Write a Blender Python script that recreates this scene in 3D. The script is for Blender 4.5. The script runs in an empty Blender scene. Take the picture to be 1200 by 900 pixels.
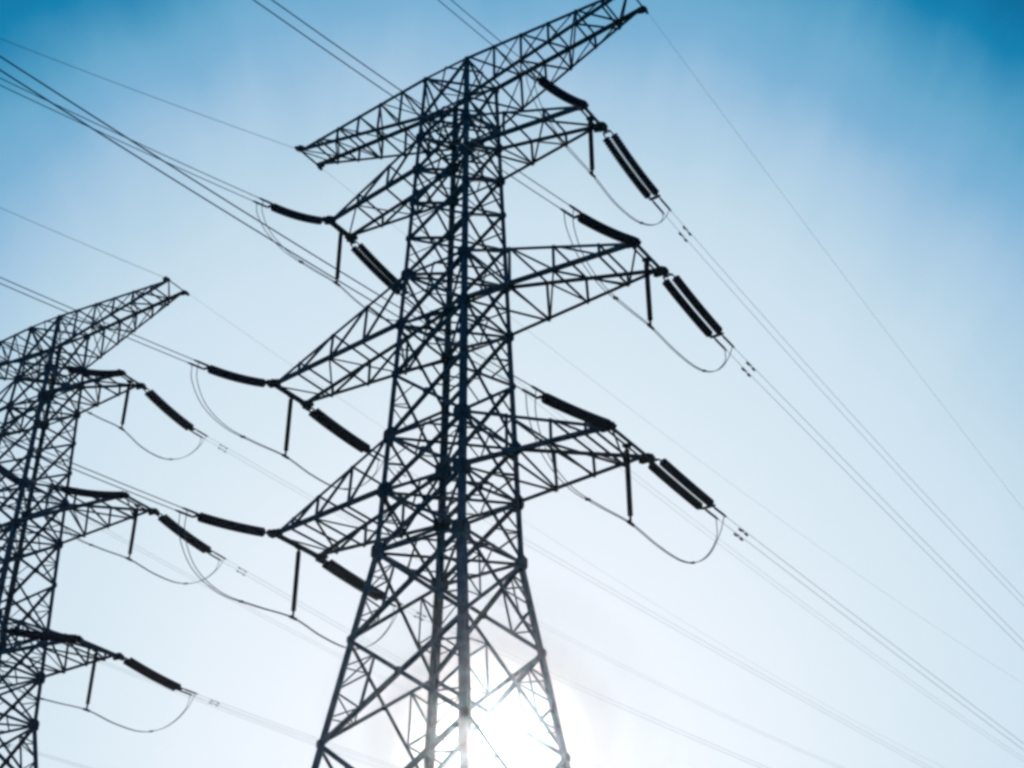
import bpy, bmesh, math, random
from mathutils import Vector, Matrix
random.seed(4)
S = bpy.context.scene
COL = S.collection
R = math.radians

# ------------------------------------------------------------------ camera
CAM_H = 1.7
cam = bpy.data.cameras.new('camera')
cam.sensor_width = 36.0
cam.lens = 36.0 * 1586.39 / 1200.0
cam.clip_start = 0.1
cam.clip_end = 20000
cam_o = bpy.data.objects.new('camera', cam)
COL.objects.link(cam_o)
cam_o.location = (0, 0, CAM_H)
cam_o.rotation_euler = (math.pi/2 + 0.5507, 0.0022, 0)
S.camera = cam_o
S.cycles.filter_width = 3.2        # soft lens, like the photograph

# ------------------------------------------------------------------ sun and sky
SUN_EL, SUN_AZ = R(16.5), R(-0.80)                 # azimuth from +Y towards +X
SUN_DIR = Vector((math.sin(SUN_AZ)*math.cos(SUN_EL), math.cos(SUN_AZ)*math.cos(SUN_EL), math.sin(SUN_EL)))
sun = bpy.data.lights.new('sun', 'SUN')
sun.energy = 3.0
sun.angle = R(0.5)
sun.color = (1.0, 0.965, 0.92)
sun_o = bpy.data.objects.new('sun', sun)
COL.objects.link(sun_o)
sun_o.rotation_euler = (-SUN_DIR).to_track_quat('-Z', 'Y').to_euler()
sun_o.location = SUN_DIR * 400

S.view_settings.view_transform = 'Standard'
S.view_settings.look = 'None'
S.view_settings.exposure = 0.0
S.view_settings.gamma = 1.0
S.view_settings.use_curve_mapping = False

world = bpy.data.worlds.new('World')
S.world = world
world.use_nodes = True
nt = world.node_tree
nt.nodes.clear()
def wn(t, **k):
    n = nt.nodes.new(t)
    for a, b in k.items(): setattr(n, a, b)
    return n
def wm(op, a, b=None, c=None):
    n = wn('ShaderNodeMath', operation=op)
    for i, v in enumerate((a, b, c)):
        if v is None: continue
        if isinstance(v, (int, float)): n.inputs[i].default_value = v
        else: nt.links.new(v, n.inputs[i])
    return n.outputs[0]
out = wn('ShaderNodeOutputWorld')
bg = wn('ShaderNodeBackground')
bg.inputs['Strength'].default_value = 0.1
nt.links.new(bg.outputs[0], out.inputs['Surface'])
sky = wn('ShaderNodeTexSky', sky_type='NISHITA')
sky.sun_disc = False
sky.sun_elevation = SUN_EL
sky.sun_rotation = SUN_AZ
sky.air_density = 1.0
sky.dust_density = 2.0
sky.ozone_density = 1.0
# thin milky veil round the sun: colour by the angle away from the sun
geo = wn('ShaderNodeTexCoord')
nrm = wn('ShaderNodeVectorMath', operation='NORMALIZE')
nt.links.new(geo.outputs['Generated'], nrm.inputs[0])
dot = wn('ShaderNodeVectorMath', operation='DOT_PRODUCT')
dot.inputs[1].default_value = SUN_DIR
nt.links.new(nrm.outputs[0], dot.inputs[0])
ang = wm('MULTIPLY', wm('ARCCOSINE', wm('MINIMUM', dot.outputs['Value'], 0.999999)), 180/math.pi)
# faint streaks of high cirrus running away from the sun
perp1 = Vector((math.cos(SUN_AZ), -math.sin(SUN_AZ), 0)); perp2 = SUN_DIR.cross(perp1)
dx = wn('ShaderNodeVectorMath', operation='DOT_PRODUCT'); dx.inputs[1].default_value = perp1
dy = wn('ShaderNodeVectorMath', operation='DOT_PRODUCT'); dy.inputs[1].default_value = perp2
nt.links.new(nrm.outputs[0], dx.inputs[0]); nt.links.new(nrm.outputs[0], dy.inputs[0])
azi = wm('ARCTAN2', dx.outputs['Value'], wm('ADD', dy.outputs['Value'], 0.25 if perp2.z > 0 else -0.25))
comb = wn('ShaderNodeCombineXYZ')
nt.links.new(wm('MULTIPLY', azi, 6.0), comb.inputs[0])
nt.links.new(wm('MULTIPLY', ang, 0.055), comb.inputs[1])
nz = wn('ShaderNodeTexNoise')
nz.inputs['Scale'].default_value = 2.2
nz.inputs['Detail'].default_value = 5
nz.inputs['Roughness'].default_value = 0.5
nt.links.new(comb.outputs[0], nz.inputs['Vector'])
nz2 = wn('ShaderNodeTexNoise')
nz2.inputs['Scale'].default_value = 7.0
nz2.inputs['Detail'].default_value = 4
nt.links.new(nrm.outputs[0], nz2.inputs['Vector'])
fl = wm('ADD', wm('MULTIPLY', wm('SUBTRACT', nz.outputs['Fac'], 0.5), 2.8),
        wm('MULTIPLY', wm('SUBTRACT', nz2.outputs['Fac'], 0.53), 2.2))
fl = wm('MULTIPLY', fl, wm('MINIMUM', wm('DIVIDE', ang, 30.0), 1.0))
ang2 = wm('ADD', ang, fl)
ramp = wn('ShaderNodeValToRGB')
nt.links.new(wm('DIVIDE', ang2, 60.0), ramp.inputs['Fac'])
VEIL = [(0, (.8, .8, .8)), (1.2, (.4, .4, .4)), (2.2, (.2, .21, .22)), (3, (.16, .18, .20)), (4.2, (.32, .37, .42)), (5.5, (.585, .655, .74)),
        (7.7, (.735, .81, .90)), (10, (.755, .84, .93)), (12, (.75, .84, .93)), (15, (.70, .82, .905)),
        (18, (.665, .797, .895)), (22, (.61, .758, .876)), (24, (.55, .716, .836)), (26, (.4626, .6553, .804)),
        (28, (.3718, .5748, .7665)), (30.5, (.20, .448, .678)), (32, (.144, .404, .622)), (33.3, (.07, .322, .548)),
        (34.8, (.003, .221, .441)), (36.6, (0, .157, .343)), (45, (0, .11, .27)), (60, (0, .088, .23))]
el = ramp.color_ramp.elements
while len(el) > 1: el.remove(el[0])
for i, (a, c) in enumerate(VEIL):
    e = el[0] if i == 0 else el.new(a/60)
    e.position = a/60
    e.color = c + (1,)
vs = wn('ShaderNodeVectorMath', operation='SCALE')
vs.inputs['Scale'].default_value = 10.0
nt.links.new(ramp.outputs['Color'], vs.inputs[0])
mx = wn('ShaderNodeMix', data_type='RGBA')
mx.inputs['Factor'].default_value = 0.98
nt.links.new(sky.outputs[0], mx.inputs['A'])
nt.links.new(vs.outputs[0], mx.inputs['B'])
nt.links.new(mx.outputs['Result'], bg.inputs['Color'])

# ------------------------------------------------------------------ materials
def material(name, col, rough=.6, metal=0.0, var=.25, scale=6.0, bump=0.0, col2=None, spec=.2):
    m = bpy.data.materials.new(name)
    m.use_nodes = True
    t = m.node_tree
    b = t.nodes['Principled BSDF']
    tc = t.nodes.new('ShaderNodeTexCoord')
    n = t.nodes.new('ShaderNodeTexNoise')
    n.inputs['Scale'].default_value = scale
    n.inputs['Detail'].default_value = 6
    t.links.new(tc.outputs['Object'], n.inputs['Vector'])
    r = t.nodes.new('ShaderNodeValToRGB')
    r.color_ramp.elements[0].position = .3
    r.color_ramp.elements[1].position = .7
    c2 = col2 or tuple(v*(1+var) for v in col)
    r.color_ramp.elements[0].color = tuple(v*(1-var) for v in col) + (1,)
    r.color_ramp.elements[1].color = tuple(c2) + (1,)
    t.links.new(n.outputs['Fac'], r.inputs['Fac'])
    t.links.new(r.outputs['Color'], b.inputs['Base Color'])
    b.inputs['Roughness'].default_value = rough
    b.inputs['Metallic'].default_value = metal
    b.inputs['Specular IOR Level'].default_value = spec
    if bump:
        bp = t.nodes.new('ShaderNodeBump')
        bp.inputs['Strength'].default_value = bump
        t.links.new(n.outputs['Fac'], bp.inputs['Height'])
        t.links.new(bp.outputs[0], b.inputs['Normal'])
    return m
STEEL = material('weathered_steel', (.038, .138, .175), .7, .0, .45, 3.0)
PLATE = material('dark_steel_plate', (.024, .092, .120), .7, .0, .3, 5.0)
SHED = material('dark_glazed_insulator', (.010, .032, .066), .8, 0, .2, 8.0, spec=.03)
FITTING = material('grey_fitting', (.04, .075, .10), .65, .0, .2, 8.0)
WIRE = material('aged_conductor', (.16, .22, .25), .65, .0, .2, 4.0)
GRASS = material('meadow_grass', (.035, .06, .018), .9, 0, .5, .35, .4, (.085, .095, .035))
CONCRETE = material('footing_concrete', (.30, .29, .27), .85, 0, .2, 4.0, .3)

# ------------------------------------------------------------------ helpers
def obj(name, bm, mat, parent=None, smooth=False):
    me = bpy.data.meshes.new(name)
    bm.normal_update()
    bm.to_mesh(me)
    bm.free()
    me.materials.append(mat)
    if smooth:
        for p in me.polygons: p.use_smooth = True
    o = bpy.data.objects.new(name, me)
    COL.objects.link(o)
    if parent: o.parent = parent
    return o
def thing(name, label, cat, loc=(0, 0, 0), rz=0, group=None):
    o = bpy.data.objects.new(name, None)
    o.empty_display_size = .3
    COL.objects.link(o)
    o.location = loc
    o.rotation_euler = (0, 0, rz)
    return tag(o, label, cat, group)
def tag(o, label, cat, group=None):
    o['label'] = label
    o['category'] = cat
    if group: o['group'] = group
    return o
def prism(bm, prof, p, q, e1, e2):
    a = [bm.verts.new(p + e1*x + e2*y) for x, y in prof]
    b = [bm.verts.new(q + e1*x + e2*y) for x, y in prof]
    n = len(prof)
    for i in range(n):
        bm.faces.new((a[i], a[(i+1) % n], b[(i+1) % n], b[i]))
    bm.faces.new(a[::-1])
    bm.faces.new(b)
def ell(bm, p, q, w, e1, e2=None, t=None):
    """rolled steel angle from p to q; flanges towards e1 and e2"""
    p, q = Vector(p), Vector(q)
    d = (q-p).normalized()
    e1 = Vector(e1); e1 = (e1 - d*e1.dot(d))
    if e1.length < 1e-4: e1 = d.orthogonal()
    e1.normalize()
    if e2 is None: e2 = d.cross(e1)
    else:
        e2 = Vector(e2); e2 = e2 - d*e2.dot(d) - e1*e2.dot(e1)
        if e2.length < 1e-4: e2 = d.cross(e1)
    e2.normalize()
    t = t or max(.012, w*.13)
    prism(bm, [(0, 0), (w, 0), (w, t), (t, t), (t, w), (0, w)], p, q, e1, e2)
def brace(bm, p, q, w, nrm):
    """bracing angle lying flat in the face with normal nrm, centred on its axis"""
    p, q, nrm = Vector(p), Vector(q), Vector(nrm)
    d = (q-p).normalized()
    side = d.cross(nrm).normalized()
    ell(bm, p - side*w*.5, q - side*w*.5, w, side, -nrm)
def plate(bm, c, a, b, w, h, t=.03):
    """octagonal gusset plate centred at c in the plane of a and b"""
    c, a, b = Vector(c), Vector(a).normalized(), Vector(b)
    b = (b - a*b.dot(a)).normalized()
    n = a.cross(b)
    k = .55
    pr = [(w, h*k), (w*k, h), (-w*k, h), (-w, h*k), (-w, -h*k), (-w*k, -h), (w*k, -h), (w, -h*k)]
    prism(bm, pr, c - n*t*.5, c + n*t*.5, a, b)
def box(bm, c, sx, sy, sz, rot=None):
    m = Matrix.Translation(c) @ ((rot or Matrix.Identity(3)).to_4x4()) @ Matrix.Diagonal((sx, sy, sz, 1))
    bmesh.ops.create_cube(bm, size=1, matrix=m)
def sweep(bm, pts, rads, seg=8, ref=Vector((0, 0, 1))):
    """tube along pts with a radius at each point"""
    pts = [Vector(p) for p in pts]
    rings = []
    for i, p in enumerate(pts):
        d = (pts[min(i+1, len(pts)-1)] - pts[max(i-1, 0)]).normalized()
        e1 = ref.cross(d)
        if e1.length < 1e-3: e1 = d.orthogonal()
        e1.normalize()
        e2 = d.cross(e1)
        r = rads[i] if isinstance(rads, list) else rads
        rings.append([bm.verts.new(p + (e1*math.cos(2*math.pi*k/seg) + e2*math.sin(2*math.pi*k/seg))*r) for k in range(seg)])
    for a, b in zip(rings, rings[1:]):
        for k in range(seg):
            bm.faces.new((a[k], a[(k+1) % seg], b[(k+1) % seg], b[k]))
    bm.faces.new(rings[0][::-1])
    bm.faces.new(rings[-1])
def lerp(a, b, t): return Vector(a)*(1-t) + Vector(b)*t
def copy_tree(o, parent=None):
    c = o.copy()
    COL.objects.link(c)
    if parent: c.parent = parent
    for ch in list(o.children): copy_tree(ch, c)
    return c

# ------------------------------------------------------------------ ground
T1 = (-1.928, 39.4156, -0.5896)
T2 = (-23.1362, 57.8442, -0.5265)
DZ2 = 0.59
def ground_z(x, y):
    d = ((x-T2[0])**2 + (y-T2[1])**2)
    g = DZ2*math.exp(-d/(2*11.0**2)) if d < 3600 else 0
    n = .12*math.sin(x*.13+1.3)*math.cos(y*.11) + .3*math.sin(x*.021)*math.sin(y*.017+.6)
    n *= min(1, max(0, (min(math.hypot(x-T1[0], y-T1[1]), math.sqrt(d), math.hypot(x, y))-7)/12))
    return g + n
bm = bmesh.new()
lines = [-1500, -1200, -900, -700, -500, -380, -280, -210, -160, -130] + list(range(-110, 126, 4)) + [140, 170, 210, 280, 380, 500, 700, 900, 1200, 1500]
vg = [[bm.verts.new((x, y+30, ground_z(x, y+30))) for x in lines] for y in lines]
for j in range(len(lines)-1):
    for i in range(len(lines)-1):
        bm.faces.new((vg[j][i], vg[j][i+1], vg[j+1][i+1], vg[j+1][i]))
g = obj('grass_field', bm, GRASS, None, True)
g['kind'] = 'structure'

# ------------------------------------------------------------------ haze
bm = bmesh.new()
bmesh.ops.create_cube(bm, size=1, matrix=Matrix.Translation((0, 30, 20.5)) @ Matrix.Diagonal((3040, 3040, 46, 1)))
hm = bpy.data.materials.new('thin_haze')
hm.use_nodes = True
hm.node_tree.nodes.clear()
ho = hm.node_tree.nodes.new('ShaderNodeOutputMaterial')
hv = hm.node_tree.nodes.new('ShaderNodeVolumePrincipled')
hv.inputs['Color'].default_value = (.93, .95, 1.0, 1)
hv.inputs['Density'].default_value = 0.00015
hv.inputs['Anisotropy'].default_value = 0.968
hm.node_tree.links.new(hv.outputs[0], ho.inputs['Volume'])
hz = obj('haze', bm, hm)
hz['kind'] = 'stuff'

# ------------------------------------------------------------------ lattice pylon
Z = [v + CAM_H for v in (38.1771, 36.0463, 35.0583, 33.4415, 28.5356, 26.4043, 24.3526, 21.9255, 19.8936, 17.7546, 14.798, 11.5829)]
def hw_at(z):
    if z >= Z[9]: return 1.7 + (1.0431-1.7)*(z-Z[9])/(Z[0]-Z[9])
    return 1.7 + (2.6206-1.7)*(Z[9]-z)/(Z[9]-Z[11])
XB = (Z[3] - (Z[3]-Z[4])/3, Z[3] - (Z[3]-Z[4])*2/3)
LEVELS = [Z[0], Z[1], Z[2], Z[3], XB[0], XB[1], Z[4], Z[5], Z[6], Z[7], Z[8], Z[9], Z[10], Z[11], 9.3, 5.0, .35]
ARM_L = (7.9267, 5.8986, 7.745, 6.6702)
ARM_Z = (Z[0], Z[3], Z[5], Z[8])
ARM_D = (.5898, .6193, .8791, 1.133)
def corner(su, sv, z):
    h = hw_at(z)
    return Vector((su*h, sv*h, z))

def make_pylon(label, loc, rz):
    t = thing('lattice_pylon', label, 'pylon', loc, rz, 'steel pylons of the two parallel lines')
    # legs
    for su, sv in ((1, 1), (1, -1), (-1, 1), (-1, -1)):
        bm = bmesh.new()
        for za, zb, w in ((Z[0], Z[3], .16), (Z[3], Z[5], .17), (Z[5], Z[9], .20), (Z[9], Z[11], .24), (Z[11], .3, .26)):
            ell(bm, corner(su, sv, za), corner(su, sv, zb), w, (-su, 0, 0), (0, -sv, 0), .03)
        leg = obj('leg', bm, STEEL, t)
        for i, z in enumerate(LEVELS[:-1]):
            big = i in (2, 3, 6, 7, 9, 10, 11)
            s = (.21 if big else .12) + (.045 if i in (9, 10, 11) else 0) - (.02 if i < 3 else 0)
            c = corner(su, sv, z - (.17 if i == 0 else 0))
            bm = bmesh.new()
            plate(bm, c + Vector((-su*s*.55, sv*.012, 0)), (1, 0, 0), (0, 0, 1), s, s*1.05)
            plate(bm, c + Vector((su*.012, -sv*s*.55, 0)), (0, 1, 0), (0, 0, 1), s, s*1.05)
            obj('gusset_plate', bm, PLATE, leg)
    # bracing of the four faces
    for ax, sg in ((0, 1), (0, -1), (1, 1), (1, -1)):
        nrm = Vector((sg, 0, 0)) if ax == 0 else Vector((0, sg, 0))
        def P(s, z):
            return corner(sg, s, z) if ax == 0 else corner(s, sg, z)
        bm = bmesh.new()
        for i in range(len(LEVELS)-1):
            za, zb = LEVELS[i], LEVELS[i+1]
            w = .10 if i < 6 else (.115 if i < 11 else .125)
            a0, a1, b0, b1 = P(-1, za), P(1, za), P(-1, zb), P(1, zb)
            off = nrm*.02
            brace(bm, a0+off, b1+off, w, nrm)
            brace(bm, a1-off, b0-off, w, nrm)
            if i in (0, 1, 2, 3, 6, 7, 9, 10, 11):
                brace(bm, a0 - nrm*.05, a1 - nrm*.05, w, nrm)
            # redundant members
            t_ = hw_at(za)/(hw_at(za)+hw_at(zb))
            X = lerp(a0, b1, t_)
            lm0, lm1 = lerp(a0, b0, .5), lerp(a1, b1, .5)
            if i >= 11:
                for lt, s in ((lm0, 0), (lm1, 1)):
                    up = lerp(a0 if s == 0 else a1, X, .5)
                    dn = lerp(X, b0 if s == 0 else b1, .5)
                    brace(bm, lt - nrm*.03, up - nrm*.03, .055, nrm)
                    brace(bm, lt - nrm*.03, dn - nrm*.03, .055, nrm)
                    q1 = lerp(a0 if s == 0 else a1, b0 if s == 0 else b1, .27)
                    q2 = lerp(a0 if s == 0 else a1, b0 if s == 0 else b1, .76)
                    brace(bm, q1 - nrm*.03, up - nrm*.03, .045, nrm)
                    brace(bm, q2 - nrm*.03, dn - nrm*.03, .045, nrm)
                    brace(bm, up - nrm*.05, dn - nrm*.05, .06, nrm)
            elif i >= 7:
                for lt, s in ((lm0, 0), (lm1, 1)):
                    brace(bm, lt - nrm*.03, lerp(a0 if s == 0 else a1, X, .62) - nrm*.03, .05, nrm)
                    brace(bm, lt - nrm*.03, lerp(X, b0 if s == 0 else b1, .38) - nrm*.03, .05, nrm)
            elif i >= 3:
                for lt, s in ((lm0, 0), (lm1, 1)):
                    brace(bm, lt - nrm*.03, X - nrm*.03, .045, nrm)
            if i >= 7:
                plate(bm, X + nrm*.045, (1, 0, 0) if ax else (0, 1, 0), (0, 0, 1), .11, .11, .015)
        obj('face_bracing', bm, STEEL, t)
    # flat cross bracing inside the body
    up = Vector((0, 0, 1))
    for z in (Z[0], Z[1], Z[2], Z[3], Z[4], Z[5], Z[7], Z[8], Z[9]):
        w = .075
        bm = bmesh.new()
        brace(bm, corner(-1, -1, z), corner(1, 1, z), w, up)
        brace(bm, corner(-1, 1, z) - up*.05, corner(1, -1, z) - up*.05, w, up)
        h = hw_at(z)
        for a, b in (((0, -h), (h, 0)), ((h, 0), (0, h)), ((0, h), (-h, 0)), ((-h, 0), (0, -h))):
            brace(bm, Vector((a[0], a[1], z+.03)), Vector((b[0], b[1], z+.03)), .055, up)
        obj('diaphragm_bracing', bm, STEEL, t)
    # crossarms
    rings = ((Z[0], Z[1]), (Z[2], Z[3]), (Z[4], Z[5]), (Z[7], Z[8]))
    fr = ((.17, .34, .51, .68, .84), (.32, .66), (.27, .53, .79), (.3, .6, .83))
    for n in range(4):
        for s in (1, -1):
            zu, zl = rings[n]
            L, d, tz = ARM_L[n], ARM_D[n], ARM_Z[n]
            tip = {v: Vector((s*L, v*d, tz)) for v in (-1, 1)}
            U = {v: corner(s, v, zu) for v in (-1, 1)}
            D = {v: corner(s, v, zl) for v in (-1, 1)}
            main = .135 if n else .13
            sec = .105
            bm = bmesh.new()
            for v in (-1, 1):
                ell(bm, U[v], tip[v], main if n == 0 else sec, (0, -v, 0), (0, 0, -1 if n == 0 else -1), .022)
                ell(bm, D[v], tip[v] - Vector((0, 0, .02)), sec if n == 0 else main, (0, -v, 0), (0, 0, 1), .022)
            if n:
                ell(bm, tip[-1] + Vector((0, -.12, .03)), tip[1] + Vector((0, .12, .03)), .12, (-s, 0, 0), (0, 0, -1), .03)
                ell(bm, tip[-1] + Vector((-s*.17, 0, -.03)), tip[1] + Vector((-s*.17, 0, -.03)), .07, (-s, 0, 0), (0, 0, -1), .02)
            else:
                ell(bm, tip[-1], tip[1], .06, (-s, 0, 0), (0, 0, -1), .02)
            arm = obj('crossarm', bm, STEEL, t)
            bm = bmesh.new()
            f = (0,) + fr[n] + (1,)
            for v in (-1, 1):
                nr = Vector((0, v, 0))
                for k in range(1, len(f)-1):
                    a, b = lerp(U[v], tip[v], f[k]), lerp(D[v], tip[v], f[k])
                    brace(bm, a, b, .075, nr)
                for k in range(len(f)-2):
                    if n == 0:
                        brace(bm, lerp(D[v], tip[v], f[k]), lerp(U[v], tip[v], f[k+1]), .06, nr)
                    else:
                        brace(bm, lerp(U[v], tip[v], f[k]), lerp(D[v], tip[v], f[k+1]), .075, nr)
            for C, zoff, full in ((U, .03, n == 0), (D, -.03, n != 0)):
                for k in range(len(f)-1):
                    a0, a1 = lerp(C[-1], tip[-1], f[k]), lerp(C[1], tip[1], f[k])
                    b0, b1 = lerp(C[-1], tip[-1], f[k+1]), lerp(C[1], tip[1], f[k+1])
                    o = Vector((0, 0, zoff))
                    if k: brace(bm, a0+o, a1+o, .06, up)
                    if n and not full: continue
                    if k % 2 == 0: brace(bm, a0+o, b1+o, .06, up)
                    else: brace(bm, a1+o, b0+o, .06, up)
            obj('crossarm_bracing', bm, STEEL, arm)
            for v in (-1, 1):
                bm = bmesh.new()
                c = tip[v]
                k = .7 if n == 0 else 1.0
                plate(bm, c + Vector((-s*.10, v*.05, 0)), (1, 0, 0), (0, 1, 0), .24*k, .24*k, .035)
                plate(bm, c + Vector((-s*.12, v*.06, -.03)), (1, 0, 0), (0, 0, 1), .26*k, .15*k, .03)
                plate(bm, c + Vector((0, v*.14, -.05)), (0, 1, 0), (0, 0, 1), .20*k, .13*k, .05)
                obj('end_plate', bm, PLATE, arm)
    # concrete footings
    for su, sv in ((1, 1), (1, -1), (-1, 1), (-1, -1)):
        bm = bmesh.new()
        c = corner(su, sv, .1)
        box(bm, (c.x, c.y, -.05), 1.1, 1.1, .55)
        box(bm, (c.x, c.y, .30), .62, .62, .16)
        bmesh.ops.bevel(bm, geom=bm.edges[:], offset=.03, segments=1, affect='EDGES')
        obj('concrete_footing', bm, CONCRETE, t)
    return t

P1 = make_pylon('tall dark lattice pylon standing large in the middle of the picture', (T1[0], T1[1], 0), T1[2])
P2 = copy_tree(P1)
P2.location = (T2[0], T2[1], DZ2)
P2.rotation_euler = (0, 0, T2[2])
P2['label'] = 'smaller, farther lattice pylon cut off by the left edge of the picture'

# ------------------------------------------------------------------ insulators, jumpers and cables
AZ_A, AZ_B, LS = -2.18209, 0.86423, 3.45
# (pylon, arm, tip): string drop, cable slope, cable curve, cable turn, string turn
FIT = {
    (0, 1, 'RB'): (1.50668, 0.2464, 0.00143, 0.00354, -0.01639),
    (0, 2, 'RB'): (0.91936, 0.18981, 0.00035, 0.00041, 0.03312),
    (0, 3, 'RB'): (0.46588, 0.10596, 0.00023, -0.00063, 0.02488),
    (0, 2, 'LB'): (0.73341, 0.05934, 0.00026, -0.00094, -0.05816),
    (0, 3, 'LB'): (0.52818, 0.03795, 0.00054, -0.00087, 0.00174),
    (0, 1, 'LB'): (1.05473, 0.151, 0.0008, 0.0, -0.01761),
    (0, 0, 'RB'): (0.69757, 0.32947, 0.00106, 0.00574, 0.0),
    (0, 0, 'LB'): (0.5084, 0.11148, 0.0008, -0.00037, 0.0),
    (1, 0, 'RB'): (0.53066, 0.13713, 0.00079, -4e-05, 0.0),
    (1, 1, 'RB'): (1.14317, 0.10019, 0.00084, -0.00039, -0.01739),
    (1, 2, 'RB'): (0.95683, 0.14912, 0.0008, 0.0, -0.01681),
    (1, 3, 'RB'): (0.66946, 0.05355, 0.00082, -0.00042, -0.01799),
    (0, 1, 'RA'): (1.37612, 0.17098, 0.00149, -0.00023, 0.06405),
    (0, 2, 'RA'): (1.03467, 0.20831, 0.00155, -0.00065, -0.0347),
    (0, 3, 'RA'): (0.58495, 0.11816, 0.00151, 0.00016, -0.06031),
    (0, 1, 'LA'): (1.35516, 0.25817, 0.00158, -0.00084, 0.02722),
    (0, 2, 'LA'): (1.01421, 0.15307, 0.00135, -0.00012, 0.03426),
    (0, 3, 'LA'): (0.62653, 0.07312, 0.00149, 0.00041, -0.03633),
    (0, 0, 'LA'): (0.75096, 0.391, 0.0015, -0.00218, 0.0),
    (0, 0, 'RA'): (0.7, 0.2, 0.0015, 0.0, 0.0),
    (1, 0, 'RA'): (0.58584, 0.20072, 0.00139, -0.00053, 0.0),
    (1, 1, 'RA'): (1.42163, 0.15806, 0.0015, 0.0, 0.05606),
    (1, 2, 'RA'): (1.08555, 0.1516, 0.0015, 0.0, 0.00583),
    (1, 3, 'RA'): (0.70, 0.10, 0.0015, 0.0, -0.03),
    (1, 1, 'LA'): (1.3, 0.18, 0.0015, 0.0, 0.03), (1, 2, 'LA'): (1.0, 0.15, 0.0015, 0.0, 0.03), (1, 3, 'LA'): (.65, 0.08, 0.0015, 0.0, -.03),
    (1, 1, 'LB'): (1.05, 0.15, 0.0008, 0.0, -.017), (1, 2, 'LB'): (.75, 0.08, 0.0006, 0.0, -.05), (1, 3, 'LB'): (.53, 0.045, 0.0006, 0.0, .0),
}
PYL = ((T1, 0.0, 'large pylon'), (T2, DZ2, 'smaller pylon'))
LEVEL = {0: 'top beam', 1: 'upper', 2: 'middle', 3: 'lowest'}
SIDE = {'L': 'left', 'R': 'right'}
def axes(p):
    a = PYL[p][0][2]
    return Vector((math.cos(a), math.sin(a), 0)), Vector((-math.sin(a), math.cos(a), 0))
def tip_pos(p, n, k):
    u, v = axes(p)
    T, dz, _ = PYL[p]
    s = 1 if k[0] == 'R' else -1
    w = -1 if k[1] == 'A' else 1
    return Vector((T[0], T[1], ARM_Z[n] + dz)) + u*(s*ARM_L[n]) + v*(w*ARM_D[n])
def string_end(p, n, k):
    dr, s, c, da, ds = FIT[(p, n, k)]
    az = (AZ_A if k[1] == 'A' else AZ_B) + ds
    h = math.sqrt(LS**2 - dr**2)
    return tip_pos(p, n, k) + Vector((math.cos(az)*h, math.sin(az)*h, -dr))
def cable_at(p, n, k, t):
    dr, s, c, da, ds = FIT[(p, n, k)]
    az = (AZ_A if k[1] == 'A' else AZ_B) + da
    S0 = tip_pos(p, n, k) if n == 0 else string_end(p, n, k)
    return S0 + Vector((math.cos(az)*t, math.sin(az)*t, -s*t + c*t*t))
def string_path(p, n, k):
    """sagging path of an insulator string, as a function of 0..1"""
    P, E = tip_pos(p, n, k), string_end(p, n, k)
    s = FIT[(p, n, k)][1]
    hv = Vector((E.x-P.x, E.y-P.y, 0)); h = hv.length; dr = P.z-E.z
    s = max(s, dr/h*.62)
    s0 = 2*dr/h - s
    cc = (s0 - s)/(2*h)
    return lambda f: P + hv*f + Vector((0, 0, -(s0*h*f) + cc*(h*f)**2))
def sheds(bm, fn, f0, f1, rad, core, pitch, seg=14):
    N = 60
    length = sum((fn(f0+(f1-f0)*(i+1)/N) - fn(f0+(f1-f0)*i/N)).length for i in range(N))
    n = max(3, int(length/pitch))
    pts, rd = [], []
    for i in range(n):
        for q, r in ((.0, core), (.18, rad), (.62, rad*.97), (.70, core*1.1), (.97, core)):
            pts.append(fn(f0 + (f1-f0)*(i+q)/n)); rd.append(r)
    sweep(bm, pts, rd, seg)

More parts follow.
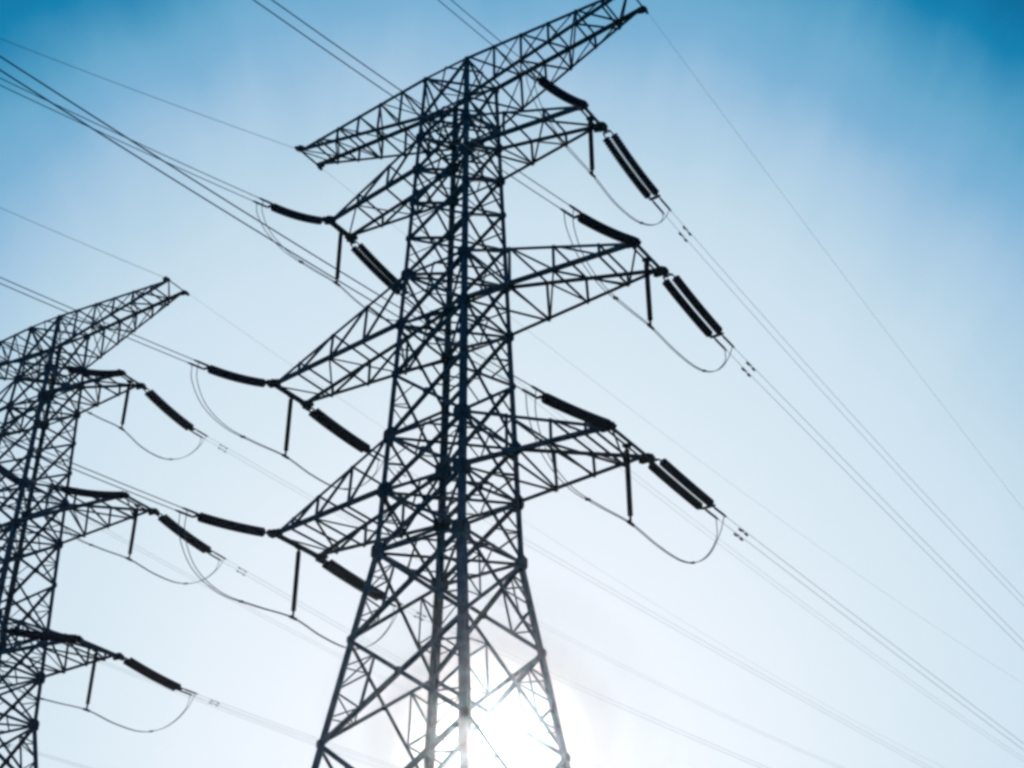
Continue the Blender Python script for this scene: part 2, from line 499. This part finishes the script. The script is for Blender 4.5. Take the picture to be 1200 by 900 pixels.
def tension_string(p, n, k):
    u, v = axes(p)
    fn = string_path(p, n, k)
    P = tip_pos(p, n, k)
    back = k[1] == 'A'
    desc = ('long single insulator string pointing up left' if back else
            'twin insulator string slanting down right') + f' from {SIDE[k[0]]} {LEVEL[n]} arm, {PYL[p][2]}'
    t = thing('insulator_string', desc, 'insulator', P, 0,
              'single strings on the camera side' if back else 'twin strings on the far side')
    loc = lambda f, o=0.0: fn(f) - P + u*o
    wide = .0 if back else (.13 if p else ({1: .165, 2: .185, 3: .20}[n] if k[0] == 'R' else {1: .168, 2: .13, 3: .125}[n]))
    f0, f1 = ((.06 if k[0] == 'R' else .15), .965) if back else (.135, .94)
    for o in ((0.0,) if back else (-wide, wide)):
        bm = bmesh.new()
        sheds(bm, lambda f: loc(f, o), f0, f1, .165 if back else .145, .105, .125)
        obj('disc_stack', bm, SHED, t, False)
    if back:
        bm = bmesh.new()
        sweep(bm, [loc(0.0), loc(.04), loc(f0+.01)], .035, 8)
        obj('shackle_link', bm, FITTING, t)
        bm = bmesh.new()
        E = loc(1.0); d = (loc(1.0)-loc(.95)).normalized()
        sweep(bm, [loc(f1-.01), loc(1.0)], .04, 8)
        plate(bm, E, u, d, .20, .07, .025)
        obj('yoke_plate', bm, FITTING, t)
    else:
        bm = bmesh.new()
        sweep(bm, [loc(0.0), loc(.045)], .030, 8)
        obj('shackle_link', bm, FITTING, t)
        bm = bmesh.new()                                     # open triangular yoke, then the far yoke bar
        for o in (-wide, wide):
            sweep(bm, [loc(.045), loc(.085, o*.9), loc(f0+.015, o)], .027, 8)
        sweep(bm, [loc(.088, -wide), loc(.088, wide)], .026, 8)
        obj('yoke_plate', bm, FITTING, t)
        bm = bmesh.new()
        d = (loc(1.0)-loc(.95)).normalized()
        for o in (-wide, wide):
            sweep(bm, [loc(f1-.015, o), loc(.985, o)], .03, 8)
        plate(bm, loc(.98), u, d, wide+.07, .06, .03)
        obj('yoke_plate', bm, FITTING, t)
    az = math.atan2((string_end(p, n, k)-P).y, (string_end(p, n, k)-P).x)
    for o in (-.15, .15):                                    # compression clamps gripping the two cables
        bm = bmesh.new()
        a, b = loc(1.0), cable_at(p, n, k, .75) - P
        sweep(bm, [a + u*o, lerp(a, b, .15) + u*o, lerp(a, b, .8) + u*o, b + u*o], [.025, .042, .042, .028], 8)
        obj('dead_end_clamp', bm, FITTING, t, True)
    return t

def jumper_post(p, n, sd):
    u, v = axes(p)
    P = (tip_pos(p, n, sd+'A') + tip_pos(p, n, sd+'B'))/2 - Vector((0, 0, .12)) - u*(.14 if sd == 'R' else -.14)
    t = thing('jumper_insulator', f'slim upright insulator rod hanging under {SIDE[sd]} {LEVEL[n]} arm of {PYL[p][2]}',
              'insulator', P, 0, 'hanging rods that hold the jumper loops')
    bm = bmesh.new()
    sheds(bm, lambda f: Vector((0, 0, -f*2.45)), .06, .96, .088, .05, .09, 12)
    obj('disc_stack', bm, SHED, t)
    bm = bmesh.new()
    sweep(bm, [Vector((0, 0, .06)), Vector((0, 0, -.17))], .045, 8, Vector((1, 0, 0)))
    plate(bm, Vector((0, 0, .0)), u, v, .12, .14, .03)
    obj('hanger', bm, FITTING, t)
    bm = bmesh.new()
    sweep(bm, [Vector((0, 0, -2.34)), Vector((0, 0, -2.56))], .04, 8, Vector((1, 0, 0)))
    sweep(bm, [Vector((0, 0, -2.58)) - v*.16, Vector((0, 0, -2.58)) + v*.16], .055, 8)
    obj('suspension_clamp', bm, FITTING, t, True)
    return P - Vector((0, 0, 2.58))

def catmull(pts, per=10):
    pts = [Vector(x) for x in pts]
    ext = [pts[0]*2 - pts[1]] + pts + [pts[-1]*2 - pts[-2]]
    o = []
    for i in range(1, len(ext)-2):
        a, b, c, d = ext[i-1:i+3]
        for j in range(per):
            x = j/per
            o.append(.5*((2*b) + (c-a)*x + (2*a-5*b+4*c-d)*x*x + (3*b-a-3*c+d)*x**3))
    o.append(pts[-1])
    return o
def jumper(p, n, sd, bottom):
    u, v = axes(p)
    A, B = cable_at(p, n, sd+'A', .55), cable_at(p, n, sd+'B', .65)
    t = thing('jumper_loop', f'thin slack jumper loop sagging under {SIDE[sd]} {LEVEL[n]} arm of {PYL[p][2]}', 'jumper cable',
              bottom, 0, 'jumper loops slung under the crossarms')
    o0 = bottom
    A, B = A - o0, B - o0
    za = -.16; zb = -.60 if (n == 1 and sd == 'R') else -.28
    def side_pts(E, low, far):
        h = Vector((E.x, E.y, 0))
        return [E, h*.985 + Vector((0, 0, E.z*.62 + low*.38)) , h*.86 + Vector((0, 0, E.z*.20 + low*.75)), h*.63 + Vector((0, 0, low)), h*.33 + Vector((0, 0, low*.75))]
    def sideb(E, low):
        h = Vector((E.x, E.y, 0))
        return [h*.26 + Vector((0, 0, low*.8)), h*.50 + Vector((0, 0, low)), h*.68 + Vector((0, 0, low + (E.z-low)*.11)), h*.83 + Vector((0, 0, low + (E.z-low)*.34)), h*.95 + Vector((0, 0, low + (E.z-low)*.68)), E]
    base = catmull(side_pts(A, za, 0) + [Vector((0, 0, 0))] + sideb(B, zb))
    m = len(base)
    for o in (-1, 1):
        bm = bmesh.new()
        pts = []
        for i, q in enumerate(base):
            f = i/(m-1)
            sp = .14*(1 - f/.5)**2.2 + .028 if f < .5 else .028 + .12*max(0, (f-.9)/.1)
            pts.append(q + u*o*sp)
        sweep(bm, pts, .0145, 6)
        obj('cable', bm, WIRE, t, True)
    for fr_ in (.33, .70):
        i = int(fr_*(m-1))
        q = base[i]; d = (base[i+1]-base[i-1]).normalized()
        f = i/(m-1)
        sp = (.14*(1 - f/.5)**2.2 if f < .5 else 0) + .055
        bm = bmesh.new()
        sweep(bm, [q - u*sp, q + u*sp], .035, 8)
        sweep(bm, [q - d*.11, q + d*.11], .035, 8)
        obj('spacer', bm, FITTING, t, True)
    return t

def cable(p, n, k, o, label, grp, rad):
    back = k[1] == 'A'
    end = 62 if back else 185
    u, v = axes(p)
    O = cable_at(p, n, k, 0)
    N = 90
    ts = [end*(i/N)**1.4 for i in range(N+1)]
    bm = bmesh.new()
    sweep(bm, [cable_at(p, n, k, x) - O + u*o for x in ts], rad, 6)
    c = obj('earth_wire' if n == 0 else 'conductor_cable', bm, WIRE, None, True)
    c.location = O
    tag(c, label, 'cable', grp)
    if n and not back:                                       # a damper clipped under each outgoing conductor
        t0 = 1.75 if o > 0 else 1.95
        q = cable_at(p, n, k, t0) - O + u*o
        d = (cable_at(p, n, k, t0+.2) - cable_at(p, n, k, t0-.2)).normalized()
        bm = bmesh.new()
        m = 1.0 if (k[0] == 'R' and p == 0) else .62
        q2 = q - Vector((0, 0, .09*m))
        sweep(bm, [q, q2], .02, 6, Vector((1, 0, 0)))
        sweep(bm, [q2 - d*.26, q2 - d*.12, q2 - d*.119, q2 + d*.119, q2 + d*.12, q2 + d*.26], [.035*m, .045*m, .012*m, .012*m, .045*m, .035*m], 8)
        obj('vibration_damper', bm, FITTING, c, True)
    return c

for p in (0, 1):
    for n in (1, 2, 3):
        for sd in 'RL':
            for ab in 'AB':
                k = sd + ab
                tension_string(p, n, k)
                for o in (-.15, .15):
                    if p == 1 and sd == 'L' and ab == 'A': continue     # never enters the picture
                    which = ('right-hand' if o > 0 else 'left-hand')
                    way = 'rising up left' if ab == 'A' else 'falling down right'
                    cable(p, n, k, o, f'{which} cable of pair {way} from {SIDE[sd]} {LEVEL[n]} arm, {PYL[p][2]}',
                          'paired conductors over the viewer' if ab == 'A' else 'paired conductors leading away', .0155 if ab == 'A' else (.0085 if sd == 'R' and p == 0 else .0062))
            jumper(p, n, sd, jumper_post(p, n, sd))
for key, way in (((0, 0, 'RB'), 'falling right from the right tip'), ((0, 0, 'LB'), 'falling right from the left tip'),
                 ((0, 0, 'LA'), 'rising left from the left tip'), ((0, 0, 'RA'), 'rising from the right tip'), ((1, 0, 'RB'), 'falling right from the right tip'),
                 ((1, 0, 'RA'), 'rising left from the right tip')):
    cable(*key, 0.0, f'thin earth wire {way} of top beam, {PYL[key[0]][2]}', 'earth wires', .010 if key[2][1] == 'A' else .0052)
